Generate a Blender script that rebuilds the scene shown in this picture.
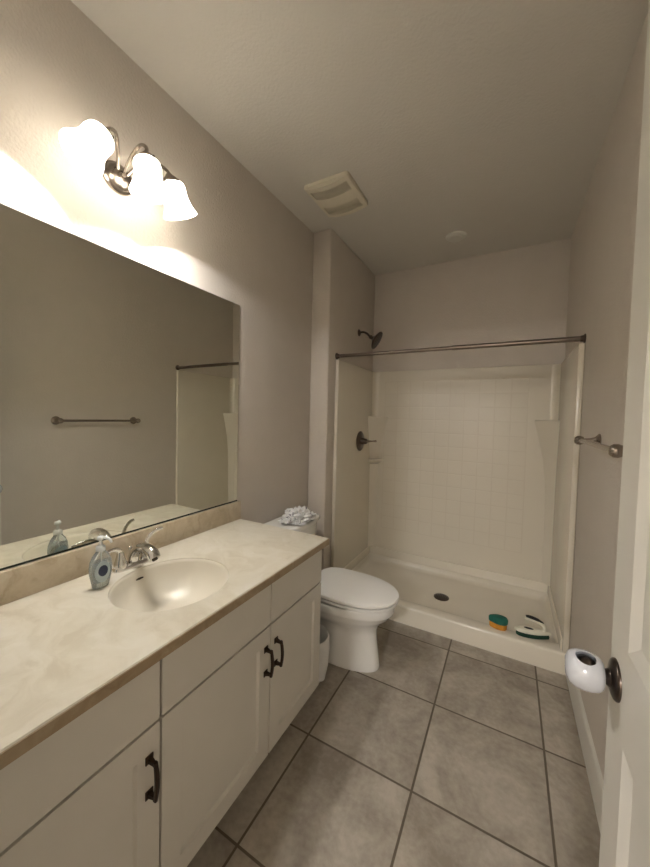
import bpy, bmesh, math, random
from mathutils import Vector, Matrix, noise

scene = bpy.context.scene
for o in list(bpy.data.objects):
    bpy.data.objects.remove(o)

# ------------------------------------------------------------------ camera
YAW, PITCH, ROLL = math.radians(29.2092), math.radians(-2.2012), math.radians(1.3527)
fw = Vector((-math.sin(YAW) * math.cos(PITCH), math.cos(YAW) * math.cos(PITCH), math.sin(PITCH)))
rt0 = Vector((math.cos(YAW), math.sin(YAW), 0))
up0 = rt0.cross(fw)
rt = rt0 * math.cos(ROLL) + up0 * math.sin(ROLL)
up = -rt0 * math.sin(ROLL) + up0 * math.cos(ROLL)
cam_data = bpy.data.cameras.new('camera')
cam = bpy.data.objects.new('camera', cam_data)
scene.collection.objects.link(cam)
M = Matrix((rt, up, -fw)).transposed().to_4x4()
M.translation = Vector((1.3318, 0.0, 1.4379))
cam.matrix_world = M
cam_data.sensor_fit = 'HORIZONTAL'
cam_data.sensor_width = 36
cam_data.lens = 341.2446 / 650 * 36
cam_data.shift_x = 6.6036 / 650
cam_data.shift_y = -4.4184 / 650
cam_data.clip_start = 0.02
scene.camera = cam

# ------------------------------------------------------------------ world, light, exposure
world = bpy.data.worlds.new('world')
scene.world = world
world.use_nodes = True
world.node_tree.nodes['Background'].inputs['Color'].default_value = (0.9, 0.95, 1, 1)
world.node_tree.nodes['Background'].inputs['Strength'].default_value = 0.0
scene.view_settings.view_transform = 'Standard'
scene.view_settings.look = 'None'
scene.view_settings.gamma = 1
scene.view_settings.exposure = 1.6
BULB_W = 24.0             # each bulb of the vanity light
BULB_COL = (1.0, 0.99, 0.985)
SHADE_E = 0.9            # glow of the lit opal glass
SHADE_CLEAR = 0.05       # share of the light that passes the thin glass unscattered
HALL_FILL_W = 46.0             # added fill light, unseen in the hall
HALL_FILL_COL = (1.0, 0.99, 0.98)

# ------------------------------------------------------------------ room numbers
W, XS, YS, YB, H = 1.678, 0.154, 2.232, 3.162, 2.802
YN = 0.10                # near wall face
ZK, XC, YV = 0.844, 0.585, 1.466
GX, GY, GS = 0.5953, 2.2175, 0.4624
YP, ZP = 2.348, 1.872

# ------------------------------------------------------------------ materials
def new_mat(name):
    m = bpy.data.materials.new(name)
    m.use_nodes = True
    nt = m.node_tree
    return m, nt, nt.nodes['Principled BSDF']

def srgb(r, g, b):
    f = lambda c: (c / 255 / 12.92) if c / 255 <= 0.04045 else ((c / 255 + 0.055) / 1.055) ** 2.4
    return (f(r), f(g), f(b), 1)

def N(nt, t, **kw):
    n = nt.nodes.new(t)
    for k, v in kw.items():
        setattr(n, k, v)
    return n

def mat(name, col, rough=0.5, metal=0.0, var=0.04, scale=8.0, bump=0.0, bscale=200.0, coat=0.0, spec=0.5):
    m, nt, b = new_mat(name)
    L = nt.links.new
    tc = N(nt, 'ShaderNodeTexCoord')
    nz = N(nt, 'ShaderNodeTexNoise')
    nz.inputs['Scale'].default_value = scale
    nz.inputs['Detail'].default_value = 4
    L(tc.outputs['Object'], nz.inputs['Vector'])
    ramp = N(nt, 'ShaderNodeValToRGB')
    ramp.color_ramp.elements[0].position = 0.3
    ramp.color_ramp.elements[1].position = 0.7
    ramp.color_ramp.elements[0].color = tuple(c * (1 - var) for c in col[:3]) + (1,)
    ramp.color_ramp.elements[1].color = tuple(min(1, c * (1 + var)) for c in col[:3]) + (1,)
    L(nz.outputs['Fac'], ramp.inputs['Fac'])
    L(ramp.outputs['Color'], b.inputs['Base Color'])
    b.inputs['Roughness'].default_value = rough
    b.inputs['Metallic'].default_value = metal
    b.inputs['Coat Weight'].default_value = coat
    b.inputs['Coat Roughness'].default_value = 0.08
    b.inputs['Specular IOR Level'].default_value = spec
    if bump:
        n2 = N(nt, 'ShaderNodeTexNoise')
        n2.inputs['Scale'].default_value = bscale
        n2.inputs['Detail'].default_value = 3
        L(tc.outputs['Object'], n2.inputs['Vector'])
        bp = N(nt, 'ShaderNodeBump')
        bp.inputs['Strength'].default_value = bump
        bp.inputs['Distance'].default_value = 0.004
        L(n2.outputs['Fac'], bp.inputs['Height'])
        L(bp.outputs['Normal'], b.inputs['Normal'])
    return m

M_wall = mat('greige_wall_paint', srgb(213, 204, 193), 0.55, var=0.015, bump=0.55, bscale=95, spec=0.3)
M_ceil = mat('ceiling_paint', srgb(216, 211, 202), 0.85, var=0.01, bump=0.45, bscale=80, spec=0.2)
M_trim = mat('white_trim_paint', srgb(226, 223, 214), 0.35, var=0.01)
M_cab = mat('cabinet_paint', srgb(222, 217, 206), 0.4, var=0.015)
M_dark = mat('toe_kick_dark', srgb(70, 64, 55), 0.7)
M_bronze = mat('dark_bronze', srgb(68, 55, 46), 0.35, 0.85, var=0.1)
M_orb = mat('oil_rubbed_bronze', srgb(92, 82, 75), 0.28, 0.95, var=0.08)
M_rod = mat('satin_bronze_tube', srgb(122, 111, 101), 0.3, 0.95, var=0.05)
M_nickel = mat('brushed_nickel', srgb(168, 158, 148), 0.25, 1.0, var=0.04)
M_chrome = mat('chrome', srgb(222, 221, 219), 0.06, 1.0, var=0.01)
M_acryl = mat('bone_acrylic', srgb(228, 220, 203), 0.22, var=0.01, coat=0.3)
M_ceram = mat('white_porcelain', srgb(243, 241, 235), 0.12, var=0.005, coat=0.5)
M_seat = mat('seat_plastic', srgb(247, 245, 240), 0.25, var=0.005)
M_basin = mat('basin_porcelain', srgb(226, 219, 203), 0.3, var=0.01, coat=0.1)
M_fan = mat('cream_plastic', srgb(224, 216, 196), 0.45, var=0.01)
M_fandark = mat('vent_dark', srgb(66, 57, 46), 0.8)
M_white = mat('white_plastic', srgb(206, 208, 214), 0.2, var=0.005, coat=0.4)
M_bag = mat('thin_white_bag', srgb(240, 239, 236), 0.4, var=0.02)
M_bin = mat('bin_plastic', srgb(200, 198, 192), 0.5)
M_black = mat('black_rubber', srgb(22, 22, 24), 0.45, var=0.05)
M_green = mat('green_bristle', srgb(18, 58, 42), 0.8, var=0.25, scale=120, bump=0.6, bscale=350)
M_teal = mat('teal_scrub_foam', srgb(18, 96, 82), 0.75, var=0.12, scale=60, bump=0.5, bscale=300)
M_orange = mat('orange_sponge', srgb(206, 140, 48), 0.9, var=0.12, scale=70, bump=0.7, bscale=220)
M_cream_pl = mat('ivory_plastic', srgb(226, 222, 204), 0.3)
M_pump = mat('frosted_pump_plastic', srgb(220, 222, 220), 0.25)

# mirror
M_mirror, nt, b = new_mat('mirror_silver')
b.inputs['Base Color'].default_value = (0.82, 0.83, 0.76, 1)
b.inputs['Metallic'].default_value = 1
b.inputs['Roughness'].default_value = 0.0
M_mirror_edge = mat('mirror_edge', srgb(60, 66, 60), 0.2, 0.3)

# floor tile
def floor_mat():
    m, nt, b = new_mat('floor_tile')
    L = nt.links.new
    geo = N(nt, 'ShaderNodeNewGeometry')
    sep = N(nt, 'ShaderNodeSeparateXYZ')
    L(geo.outputs['Position'], sep.inputs[0])
    def mth(op, a, bb=None, c=None):
        n = N(nt, 'ShaderNodeMath', operation=op)
        for i, v in enumerate((a, bb, c)):
            if v is None: continue
            if isinstance(v, (int, float)): n.inputs[i].default_value = v
            else: L(v, n.inputs[i])
        return n.outputs[0]
    u = mth('DIVIDE', mth('SUBTRACT', sep.outputs[0], GX), GS)
    v = mth('DIVIDE', mth('SUBTRACT', sep.outputs[1], GY), GS)
    du = mth('ABSOLUTE', mth('SUBTRACT', u, mth('ROUND', u)))
    dv = mth('ABSOLUTE', mth('SUBTRACT', v, mth('ROUND', v)))
    d = mth('MINIMUM', du, dv)
    mask = N(nt, 'ShaderNodeMapRange', interpolation_type='SMOOTHSTEP')
    L(d, mask.inputs['Value'])
    mask.inputs['From Min'].default_value = 0.0075
    mask.inputs['From Max'].default_value = 0.011
    cell = N(nt, 'ShaderNodeCombineXYZ')
    L(mth('FLOOR', u), cell.inputs[0]); L(mth('FLOOR', v), cell.inputs[1])
    wn = N(nt, 'ShaderNodeTexWhiteNoise')
    L(cell.outputs[0], wn.inputs['Vector'])
    off = N(nt, 'ShaderNodeVectorMath', operation='MULTIPLY_ADD')
    L(wn.outputs['Color'], off.inputs[0])
    off.inputs[1].default_value = (7, 7, 7)
    L(geo.outputs['Position'], off.inputs[2])
    n1 = N(nt, 'ShaderNodeTexNoise'); n1.inputs['Scale'].default_value = 4.0; n1.inputs['Detail'].default_value = 7; n1.inputs['Roughness'].default_value = 0.62; n1.inputs['Distortion'].default_value = 0.6
    L(off.outputs[0], n1.inputs['Vector'])
    n2 = N(nt, 'ShaderNodeTexNoise'); n2.inputs['Scale'].default_value = 45; n2.inputs['Detail'].default_value = 4
    L(off.outputs[0], n2.inputs['Vector'])
    mx = mth('ADD', mth('MULTIPLY', n1.outputs['Fac'], 0.75), mth('MULTIPLY', n2.outputs['Fac'], 0.25))
    ramp = N(nt, 'ShaderNodeValToRGB')
    e = ramp.color_ramp.elements
    e[0].position = 0.36; e[0].color = srgb(144, 134, 121)
    e[1].position = 0.62; e[1].color = srgb(186, 177, 163)
    L(mx, ramp.inputs['Fac'])
    mixc = N(nt, 'ShaderNodeMix', data_type='RGBA')
    L(mask.outputs[0], mixc.inputs['Factor'])
    mixc.inputs['A'].default_value = srgb(100, 89, 75)
    L(ramp.outputs['Color'], mixc.inputs['B'])
    L(mixc.outputs['Result'], b.inputs['Base Color'])
    rr = N(nt, 'ShaderNodeMapRange')
    L(n1.outputs['Fac'], rr.inputs['Value'])
    rr.inputs['To Min'].default_value = 0.42; rr.inputs['To Max'].default_value = 0.58
    L(rr.outputs[0], b.inputs['Roughness'])
    hgt = mth('ADD', mth('MULTIPLY', mask.outputs[0], 1.0), mth('MULTIPLY', n2.outputs['Fac'], 0.12))
    bp = N(nt, 'ShaderNodeBump'); bp.inputs['Strength'].default_value = 0.35; bp.inputs['Distance'].default_value = 0.003
    L(hgt, bp.inputs['Height']); L(bp.outputs['Normal'], b.inputs['Normal'])
    return m
M_floor = floor_mat()

# cultured marble
def marble_mat(name, c1, c2, c3, sc, rough):
    m, nt, b = new_mat(name)
    L = nt.links.new
    geo = N(nt, 'ShaderNodeNewGeometry')
    n0 = N(nt, 'ShaderNodeTexNoise'); n0.inputs['Scale'].default_value = sc * 0.6; n0.inputs['Detail'].default_value = 5
    L(geo.outputs['Position'], n0.inputs['Vector'])
    mv = N(nt, 'ShaderNodeVectorMath', operation='MULTIPLY_ADD')
    L(n0.outputs['Color'], mv.inputs[0]); mv.inputs[1].default_value = (0.35, 0.35, 0.35); L(geo.outputs['Position'], mv.inputs[2])
    n1 = N(nt, 'ShaderNodeTexNoise'); n1.inputs['Scale'].default_value = sc; n1.inputs['Detail'].default_value = 8; n1.inputs['Roughness'].default_value = 0.6; n1.inputs['Distortion'].default_value = 1.2
    L(mv.outputs[0], n1.inputs['Vector'])
    ramp = N(nt, 'ShaderNodeValToRGB'); e = ramp.color_ramp.elements
    e[0].position = 0.33; e[0].color = c1
    e[1].position = 0.66; e[1].color = c3
    x = e.new(0.5); x.color = c2
    L(n1.outputs['Fac'], ramp.inputs['Fac']); L(ramp.outputs['Color'], b.inputs['Base Color'])
    b.inputs['Roughness'].default_value = rough
    b.inputs['Coat Weight'].default_value = 0.25
    b.inputs['Coat Roughness'].default_value = 0.12
    return m
M_marble = marble_mat('cream_cultured_marble', srgb(204, 194, 174), srgb(216, 208, 190), srgb(223, 216, 201), 6.5, 0.35)
M_splash = marble_mat('tan_cultured_marble', srgb(186, 168, 140), srgb(203, 188, 162), srgb(212, 199, 176), 9.0, 0.35)

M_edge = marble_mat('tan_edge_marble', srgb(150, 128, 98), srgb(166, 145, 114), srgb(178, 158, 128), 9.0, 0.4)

# back panel of the shower with its moulded tile grid
def grid_mat():
    m, nt, b = new_mat('bone_acrylic_moulded_grid')
    L = nt.links.new
    geo = N(nt, 'ShaderNodeNewGeometry'); sep = N(nt, 'ShaderNodeSeparateXYZ')
    L(geo.outputs['Position'], sep.inputs[0])
    def mth(op, a, bb=None):
        n = N(nt, 'ShaderNodeMath', operation=op)
        for i, v in enumerate((a, bb)):
            if v is None: continue
            if isinstance(v, (int, float)): n.inputs[i].default_value = v
            else: L(v, n.inputs[i])
        return n.outputs[0]
    P = 0.1155
    u = mth('DIVIDE', mth('SUBTRACT', sep.outputs[0], 0.644), P)
    v = mth('DIVIDE', mth('SUBTRACT', sep.outputs[2], 1.542), P)
    d = mth('MINIMUM', mth('ABSOLUTE', mth('SUBTRACT', u, mth('ROUND', u))), mth('ABSOLUTE', mth('SUBTRACT', v, mth('ROUND', v))))
    mr = N(nt, 'ShaderNodeMapRange', interpolation_type='SMOOTHSTEP')
    L(d, mr.inputs['Value']); mr.inputs['From Min'].default_value = 0.0; mr.inputs['From Max'].default_value = 0.055
    inx = mth('MULTIPLY', mth('GREATER_THAN', sep.outputs[0], 0.292), mth('LESS_THAN', sep.outputs[0], 1.458))
    inz = mth('MULTIPLY', mth('GREATER_THAN', sep.outputs[2], 0.384), mth('LESS_THAN', sep.outputs[2], 1.776))
    groove = mth('MULTIPLY', mth('SUBTRACT', 1.0, mr.outputs[0]), mth('MULTIPLY', inx, inz))
    h = mth('SUBTRACT', 1.0, groove)
    bp = N(nt, 'ShaderNodeBump'); bp.inputs['Strength'].default_value = 0.35; bp.inputs['Distance'].default_value = 0.002
    L(h, bp.inputs['Height']); L(bp.outputs['Normal'], b.inputs['Normal'])
    mix = N(nt, 'ShaderNodeMix', data_type='RGBA')
    L(groove, mix.inputs['Factor'])
    mix.inputs['A'].default_value = srgb(228, 220, 203); mix.inputs['B'].default_value = srgb(222, 213, 195)
    L(mix.outputs['Result'], b.inputs['Base Color'])
    b.inputs['Roughness'].default_value = 0.36
    return m
M_grid = grid_mat()

# opal glass shade
def shade_mat():
    m, nt, b = new_mat('lit_opal_glass')
    L = nt.links.new
    out = nt.nodes['Material Output']
    tr = N(nt, 'ShaderNodeBsdfTranslucent'); tr.inputs['Color'].default_value = (0.9, 0.88, 0.82, 1)
    b.inputs['Base Color'].default_value = (0.9, 0.88, 0.83, 1); b.inputs['Roughness'].default_value = 0.2
    mx = N(nt, 'ShaderNodeMixShader'); mx.inputs[0].default_value = 0.42
    L(b.outputs[0], mx.inputs[1]); L(tr.outputs[0], mx.inputs[2])
    em = N(nt, 'ShaderNodeEmission'); em.inputs['Color'].default_value = (1, 0.98, 0.95, 1); em.inputs['Strength'].default_value = SHADE_E
    tp = N(nt, 'ShaderNodeBsdfTransparent'); tp.inputs['Color'].default_value = (1, 0.98, 0.94, 1)
    mt = N(nt, 'ShaderNodeMixShader'); mt.inputs[0].default_value = SHADE_CLEAR
    L(mx.outputs[0], mt.inputs[1]); L(tp.outputs[0], mt.inputs[2])
    ad = N(nt, 'ShaderNodeAddShader')
    L(mt.outputs[0], ad.inputs[0]); L(em.outputs[0], ad.inputs[1]); L(ad.outputs[0], out.inputs['Surface'])
    return m
M_shade = shade_mat()
def emis(name, col, s):
    m, nt, b = new_mat(name)
    b.inputs['Emission Color'].default_value = col + (1,)
    b.inputs['Emission Strength'].default_value = s
    return m
M_bulb = emis('lit_bulb', (1, 0.92, 0.8), 60)

# clear things
def clear_mat(name, col, ior, rough=0.03, dens=1.0):
    m, nt, b = new_mat(name)
    b.inputs['Base Color'].default_value = col
    b.inputs['Transmission Weight'].default_value = dens
    b.inputs['Roughness'].default_value = rough
    b.inputs['IOR'].default_value = ior
    return m
M_soapbottle = clear_mat('clear_bottle_plastic', (0.9, 0.95, 0.95, 1), 1.3, 0.05, 0.75)
M_soap = clear_mat('pale_soap_liquid', (0.86, 0.91, 0.90, 1), 1.33, 0.12, 0.8)
M_label_light = mat('label_pale_blue', srgb(178, 192, 196), 0.4)
M_label_blue = mat('label_blue', srgb(120, 160, 186), 0.4)
M_label_dark = mat('label_navy', srgb(24, 36, 70), 0.35)
M_label_grey = mat('label_grey_white', srgb(205, 210, 206), 0.4)

# crumpled printed bag
def print_mat():
    m, nt, b = new_mat('crumpled_printed_plastic')
    L = nt.links.new
    tc = N(nt, 'ShaderNodeTexCoord')
    v = N(nt, 'ShaderNodeTexNoise'); v.inputs['Scale'].default_value = 55; v.inputs['Detail'].default_value = 3
    L(tc.outputs['Object'], v.inputs['Vector'])
    ramp = N(nt, 'ShaderNodeValToRGB'); ramp.color_ramp.interpolation = 'CONSTANT'
    e = ramp.color_ramp.elements
    e[0].position = 0; e[0].color = srgb(118, 116, 126)
    e[1].position = 0.37; e[1].color = srgb(236, 235, 234)
    L(v.outputs['Fac'], ramp.inputs['Fac']); L(ramp.outputs['Color'], b.inputs['Base Color'])
    b.inputs['Roughness'].default_value = 0.35
    return m
M_print = print_mat()

# ------------------------------------------------------------------ mesh helpers
def box(bm, x0, x1, y0, y1, z0, z1, bev=0.0, seg=2):
    vs = [bm.verts.new((x, y, z)) for x in (x0, x1) for y in (y0, y1) for z in (z0, z1)]
    f = [(0, 1, 3, 2), (4, 6, 7, 5), (0, 4, 5, 1), (2, 3, 7, 6), (0, 2, 6, 4), (1, 5, 7, 3)]
    fs = [bm.faces.new([vs[i] for i in q]) for q in f]
    bmesh.ops.recalc_face_normals(bm, faces=fs)
    if bev:
        es = list({e for q in fs for e in q.edges})
        bmesh.ops.bevel(bm, geom=es, offset=bev, segments=seg, affect='EDGES', profile=0.5)

def basis(axis):
    a = Vector(axis).normalized()
    t = Vector((0, 0, 1)) if abs(a.z) < 0.9 else Vector((1, 0, 0))
    u = a.cross(t).normalized()
    return u, a.cross(u).normalized(), a

def lathe(bm, prof, origin=(0, 0, 0), axis=(0, 0, 1), n=32, sx=1.0, sy=1.0, cap0=True, cap1=True, frame=None):
    """prof: (radius, distance along axis)."""
    u, v, a = frame or basis(axis)
    o = Vector(origin)
    rings = []
    for r, h in prof:
        if r < 1e-6:
            rings.append([bm.verts.new(o + a * h)])
        else:
            rings.append([bm.verts.new(o + a * h + u * (r * sx * math.cos(2 * math.pi * i / n)) + v * (r * sy * math.sin(2 * math.pi * i / n))) for i in range(n)])
    fs = []
    for r0, r1 in zip(rings, rings[1:]):
        for i in range(n):
            j = (i + 1) % n
            if len(r0) == 1 and len(r1) == 1: continue
            if len(r0) == 1: fs.append(bm.faces.new((r0[0], r1[j], r1[i])))
            elif len(r1) == 1: fs.append(bm.faces.new((r0[i], r0[j], r1[0])))
            else: fs.append(bm.faces.new((r0[i], r0[j], r1[j], r1[i])))
    if cap0 and len(rings[0]) > 1: fs.append(bm.faces.new(rings[0][::-1]))
    if cap1 and len(rings[-1]) > 1: fs.append(bm.faces.new(rings[-1]))
    bmesh.ops.recalc_face_normals(bm, faces=fs)

def loft(bm, rings, cap0=True, cap1=True, closed=True):
    R = [[bm.verts.new(p) for p in r] for r in rings]
    n = len(R[0]); fs = []
    for a, b_ in zip(R, R[1:]):
        for i in range(n if closed else n - 1):
            j = (i + 1) % n
            fs.append(bm.faces.new((a[i], a[j], b_[j], b_[i])))
    if cap0: fs.append(bm.faces.new(R[0][::-1]))
    if cap1: fs.append(bm.faces.new(R[-1]))
    bmesh.ops.recalc_face_normals(bm, faces=fs)

def smooth_path(pts, sub=6):
    P = [Vector(p) for p in pts]
    if len(P) < 3: return P
    out = []
    for i in range(len(P) - 1):
        p0 = P[max(i - 1, 0)]; p1 = P[i]; p2 = P[i + 1]; p3 = P[min(i + 2, len(P) - 1)]
        for k in range(sub):
            t = k / sub
            out.append(0.5 * ((2 * p1) + (-p0 + p2) * t + (2 * p0 - 5 * p1 + 4 * p2 - p3) * t * t + (-p0 + 3 * p1 - 3 * p2 + p3) * t ** 3))
    out.append(P[-1])
    return out

def tube(bm, pts, r, n=14, smooth=True, sub=6, flat=1.0):
    """r: number or list of radii at the given pts; flat squashes along the second frame vector."""
    P = smooth_path(pts, sub) if smooth else [Vector(p) for p in pts]
    m = len(P)
    def rad(i):
        if isinstance(r, (int, float)): return r
        t = i / (m - 1) * (len(r) - 1); k = min(int(t), len(r) - 2); f = t - k
        return r[k] * (1 - f) + r[k + 1] * f
    u = None; rings = []
    for i in range(m):
        d = (P[min(i + 1, m - 1)] - P[max(i - 1, 0)]).normalized()
        if u is None:
            u, v, _ = basis(d)
        else:
            u = (u - d * u.dot(d)).normalized()
        v = d.cross(u)
        rr = rad(i)
        rings.append([P[i] + u * rr * math.cos(2 * math.pi * k / n) + v * rr * flat * math.sin(2 * math.pi * k / n) for k in range(n)])
    loft(bm, rings)

def ellipse(cx, cy, z, a, b_, n=48, e=2.0):
    out = []
    for i in range(n):
        t = 2 * math.pi * i / n
        c, s = math.cos(t), math.sin(t)
        out.append((cx + a * math.copysign(abs(c) ** (2 / e), c), cy + b_ * math.copysign(abs(s) ** (2 / e), s), z))
    return out

def rrect(x0, x1, y0, y1, z, r, seg=5):
    out = []
    for cx, cy, a0 in ((x1 - r, y1 - r, 0), (x0 + r, y1 - r, 90), (x0 + r, y0 + r, 180), (x1 - r, y0 + r, 270)):
        for k in range(seg + 1):
            a = math.radians(a0 + 90 * k / seg)
            out.append((cx + r * math.cos(a), cy + r * math.sin(a), z))
    return out

def sphere(bm, c, r, seg=20, ring=12, sx=1, sy=1, sz=1):
    prof = [(max(0, math.sin(math.pi * i / ring)), -math.cos(math.pi * i / ring)) for i in range(ring + 1)]
    prof[0] = (0, -1); prof[-1] = (0, 1)
    n0 = len(bm.verts)
    lathe(bm, prof, n=seg)
    bm.verts.ensure_lookup_table()
    for v in bm.verts[n0:]:
        v.co = Vector((v.co.x * r * sx + c[0], v.co.y * r * sy + c[1], v.co.z * r * sz + c[2]))

def panel_slab(bm, to3, u0, u1, v0, v1, thick, recs, depth, slope):
    """slab whose front lies at n=0 (n grows outwards); recs = recessed fields (u0,u1,v0,v1)."""
    us = sorted({u0, u1} | {r[0] for r in recs} | {r[1] for r in recs})
    vs = sorted({v0, v1} | {r[2] for r in recs} | {r[3] for r in recs})
    cache = {}
    def V(u, v, n):
        k = (round(u, 5), round(v, 5), round(n, 5))
        if k not in cache: cache[k] = bm.verts.new(to3(u, v, n))
        return cache[k]
    fs = []
    def inrec(u, v): return any(r[0] < u < r[1] and r[2] < v < r[3] for r in recs)
    for a, b_ in zip(us, us[1:]):
        for c, d in zip(vs, vs[1:]):
            if not inrec((a + b_) / 2, (c + d) / 2):
                fs.append(bm.faces.new((V(a, c, 0), V(b_, c, 0), V(b_, d, 0), V(a, d, 0))))
            fs.append(bm.faces.new((V(a, c, -thick), V(a, d, -thick), V(b_, d, -thick), V(b_, c, -thick))))
    for a, b_ in zip(us, us[1:]):
        for v in (v0, v1):
            fs.append(bm.faces.new((V(a, v, 0), V(b_, v, 0), V(b_, v, -thick), V(a, v, -thick))))
    for c, d in zip(vs, vs[1:]):
        for u in (u0, u1):
            fs.append(bm.faces.new((V(u, c, 0), V(u, d, 0), V(u, d, -thick), V(u, c, -thick))))
    for a, b_, c, d in recs:
        uu = [x for x in us if a <= x <= b_]; vv = [x for x in vs if c <= x <= d]
        s = slope
        def inn(u, v):
            return (min(max(u, a + s), b_ - s), min(max(v, c + s), d - s))
        loop = [(u, c) for u in uu[:-1]] + [(b_, v) for v in vv[:-1]] + [(u, d) for u in uu[:0:-1]] + [(a, v) for v in vv[:0:-1]]
        inner = [inn(*q) for q in loop]
        for i in range(len(loop)):
            j = (i + 1) % len(loop)
            q = [V(*loop[i], 0), V(*loop[j], 0), V(*inner[j], -depth), V(*inner[i], -depth)]
            q2 = []
            for w in q:
                if w not in q2: q2.append(w)
            if len(q2) > 2: fs.append(bm.faces.new(q2))
        il = []
        for q in inner:
            w = V(*q, -depth)
            if w not in il: il.append(w)
        fs.append(bm.faces.new(il))
    bmesh.ops.recalc_face_normals(bm, faces=fs)

C = scene.collection
def link(name, bm, m, loc, smooth=40, bevel=0.0, subsurf=0):
    for v in bm.verts: v.co -= Vector(loc)
    me = bpy.data.meshes.new(name)
    bm.to_mesh(me); bm.free()
    me.materials.append(m)
    if smooth:
        for p in me.polygons: p.use_smooth = True
        me.set_sharp_from_angle(angle=math.radians(smooth))
    o = bpy.data.objects.new(name, me)
    C.objects.link(o)
    if bevel:
        md = o.modifiers.new('bevel', 'BEVEL'); md.width = bevel; md.segments = 2; md.limit_method = 'ANGLE'; md.angle_limit = math.radians(40)
    if subsurf:
        md = o.modifiers.new('subsurf', 'SUBSURF'); md.levels = subsurf; md.render_levels = subsurf
    return o

def thing(name, label, cat, loc, group=None):
    o = bpy.data.objects.new(name, None)
    o.empty_display_size = 0.05
    C.objects.link(o)
    o.location = loc
    o['label'] = label; o['category'] = cat
    if group: o['group'] = group
    return o

def part(name, bm, m, root, label=None, **kw):
    r = root
    while r.parent: r = r.parent
    base = Vector(r.location)
    o = link(name, bm, m, base, **kw)
    o.parent = root
    if label: o['label'] = label
    return o

def solo(name, bm, m, label, cat, loc, group=None, **kw):
    o = link(name, bm, m, loc, **kw)
    o.location = loc
    o['label'] = label; o['category'] = cat
    if group: o['group'] = group
    return o

def struct(name, bm, m, parent=None, **kw):
    o = link(name, bm, m, (0, 0, 0), **kw)
    o['kind'] = 'structure'
    if parent: o.parent = parent
    return o

B = bmesh.new

# ------------------------------------------------------------------ the setting
HALL = -4.2
bm = B(); box(bm, -0.1, W + 0.1, HALL - 0.1, YB + 0.1, -0.08, 0); struct('floor', bm, M_floor, smooth=0)
bm = B(); box(bm, -0.1, W + 0.1, HALL - 0.1, YB + 0.1, H, H + 0.1); struct('ceiling', bm, M_ceil, smooth=0)
bm = B(); box(bm, -0.1, 0, HALL - 0.1, YB + 0.1, 0, H); struct('wall_left', bm, M_wall, smooth=0)
bm = B(); box(bm, W, W + 0.1, HALL - 0.1, YB + 0.1, 0, H); struct('wall_right', bm, M_wall, smooth=0)
bm = B(); box(bm, 0, W, YB, YB + 0.1, 0, H); struct('wall_back', bm, M_wall, smooth=0)
bm = B(); box(bm, 0, XS, YS, YB, 0, H, 0.012, 3); struct('wall_shower', bm, M_wall, smooth=40)
DX0, DX1, DH = 0.80, 1.582, 2.455
bm = B(); box(bm, 0, DX0, YN - 0.115, YN, 0, H); box(bm, DX1, W, YN - 0.115, YN, 0, H); box(bm, DX0, DX1, YN - 0.115, YN, DH, H)
struct('wall_near', bm, M_wall, smooth=0)
bm = B(); box(bm, 0, W, HALL - 0.1, HALL, 0, H); struct('wall_hall', bm, M_wall, smooth=0)
# door casing and jamb
bm = B()
box(bm, DX0 - 0.085, DX0, YN, YN + 0.016, 0, DH + 0.085)
box(bm, DX1, W - 0.002, YN, YN + 0.016, 0, DH + 0.085)
box(bm, DX0, DX1, YN, YN + 0.016, DH, DH + 0.085)
struct('trim_1', bm, M_trim, bevel=0.003)
# baseboards
def baseboard(name, pts):
    bm = B()
    for (x0, y0, x1, y1, nx, ny) in pts:
        prof = [(0, 0), (0.012, 0), (0.012, 0.128), (0.009, 0.138), (0.005, 0.145), (0, 0.148)]
        r0 = [(x0 + nx * a, y0 + ny * a, z) for a, z in prof]
        r1 = [(x1 + nx * a, y1 + ny * a, z) for a, z in prof]
        loft(bm, [r0, r1])
    return struct(name, bm, M_trim, smooth=30)
baseboard('baseboard_right', [(W, YN + 0.018, W, YP - 0.01, -1, 0)])
baseboard('baseboard_left', [(0, YV + 0.002, 0, YS, 1, 0)])
baseboard('baseboard_back', [(0.012, YS, XS, YS, 0, -1)])

# ------------------------------------------------------------------ door, opened flat along the right wall
DXF, DY1 = 1.5365, 0.915
DY0 = 0.178
door_root = bpy.data.objects.new('door_1', None)
C.objects.link(door_root); door_root['kind'] = 'structure'
door_root.location = (DXF + 0.0175, DY0, 0)
bm = B()
panel_slab(bm, lambda u, v, n: (DXF - n, u, v), DY0, DY1, 0.012, 2.44, 0.035,
           [(DY0 + 0.115, DY1 - 0.108, 0.23, 0.84), (DY0 + 0.115, DY1 - 0.108, 1.02, 2.32)], 0.010, 0.026)
dl = link('door_panel', bm, M_trim, door_root.location, smooth=0, bevel=0.002); dl.parent = door_root
KY, KZ = 0.867, 0.930
bm = B()
lathe(bm, [(0.0, 0.0), (0.0385, 0.0), (0.0385, 0.003), (0.036, 0.006), (0.030, 0.0085), (0.018, 0.011), (0.0145, 0.016), (0.0125, 0.020), (0.0125, 0.024),
           (0.017, 0.029), (0.024, 0.036), (0.027, 0.045), (0.0265, 0.053), (0.022, 0.060), (0.0, 0.063)], (DXF, KY, KZ), (-1, 0, 0), 36)
kn = link('door_knob', bm, M_orb, door_root.location, smooth=40); kn.parent = door_root
for z in (0.25, 1.25, 2.2):
    bm = B(); tube(bm, [(DXF - 0.004, DY0 - 0.004, z - 0.045), (DXF - 0.004, DY0 - 0.004, z + 0.045)], 0.006, smooth=False)
    hg = link('hinge', bm, M_orb, door_root.location); hg.parent = door_root

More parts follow.
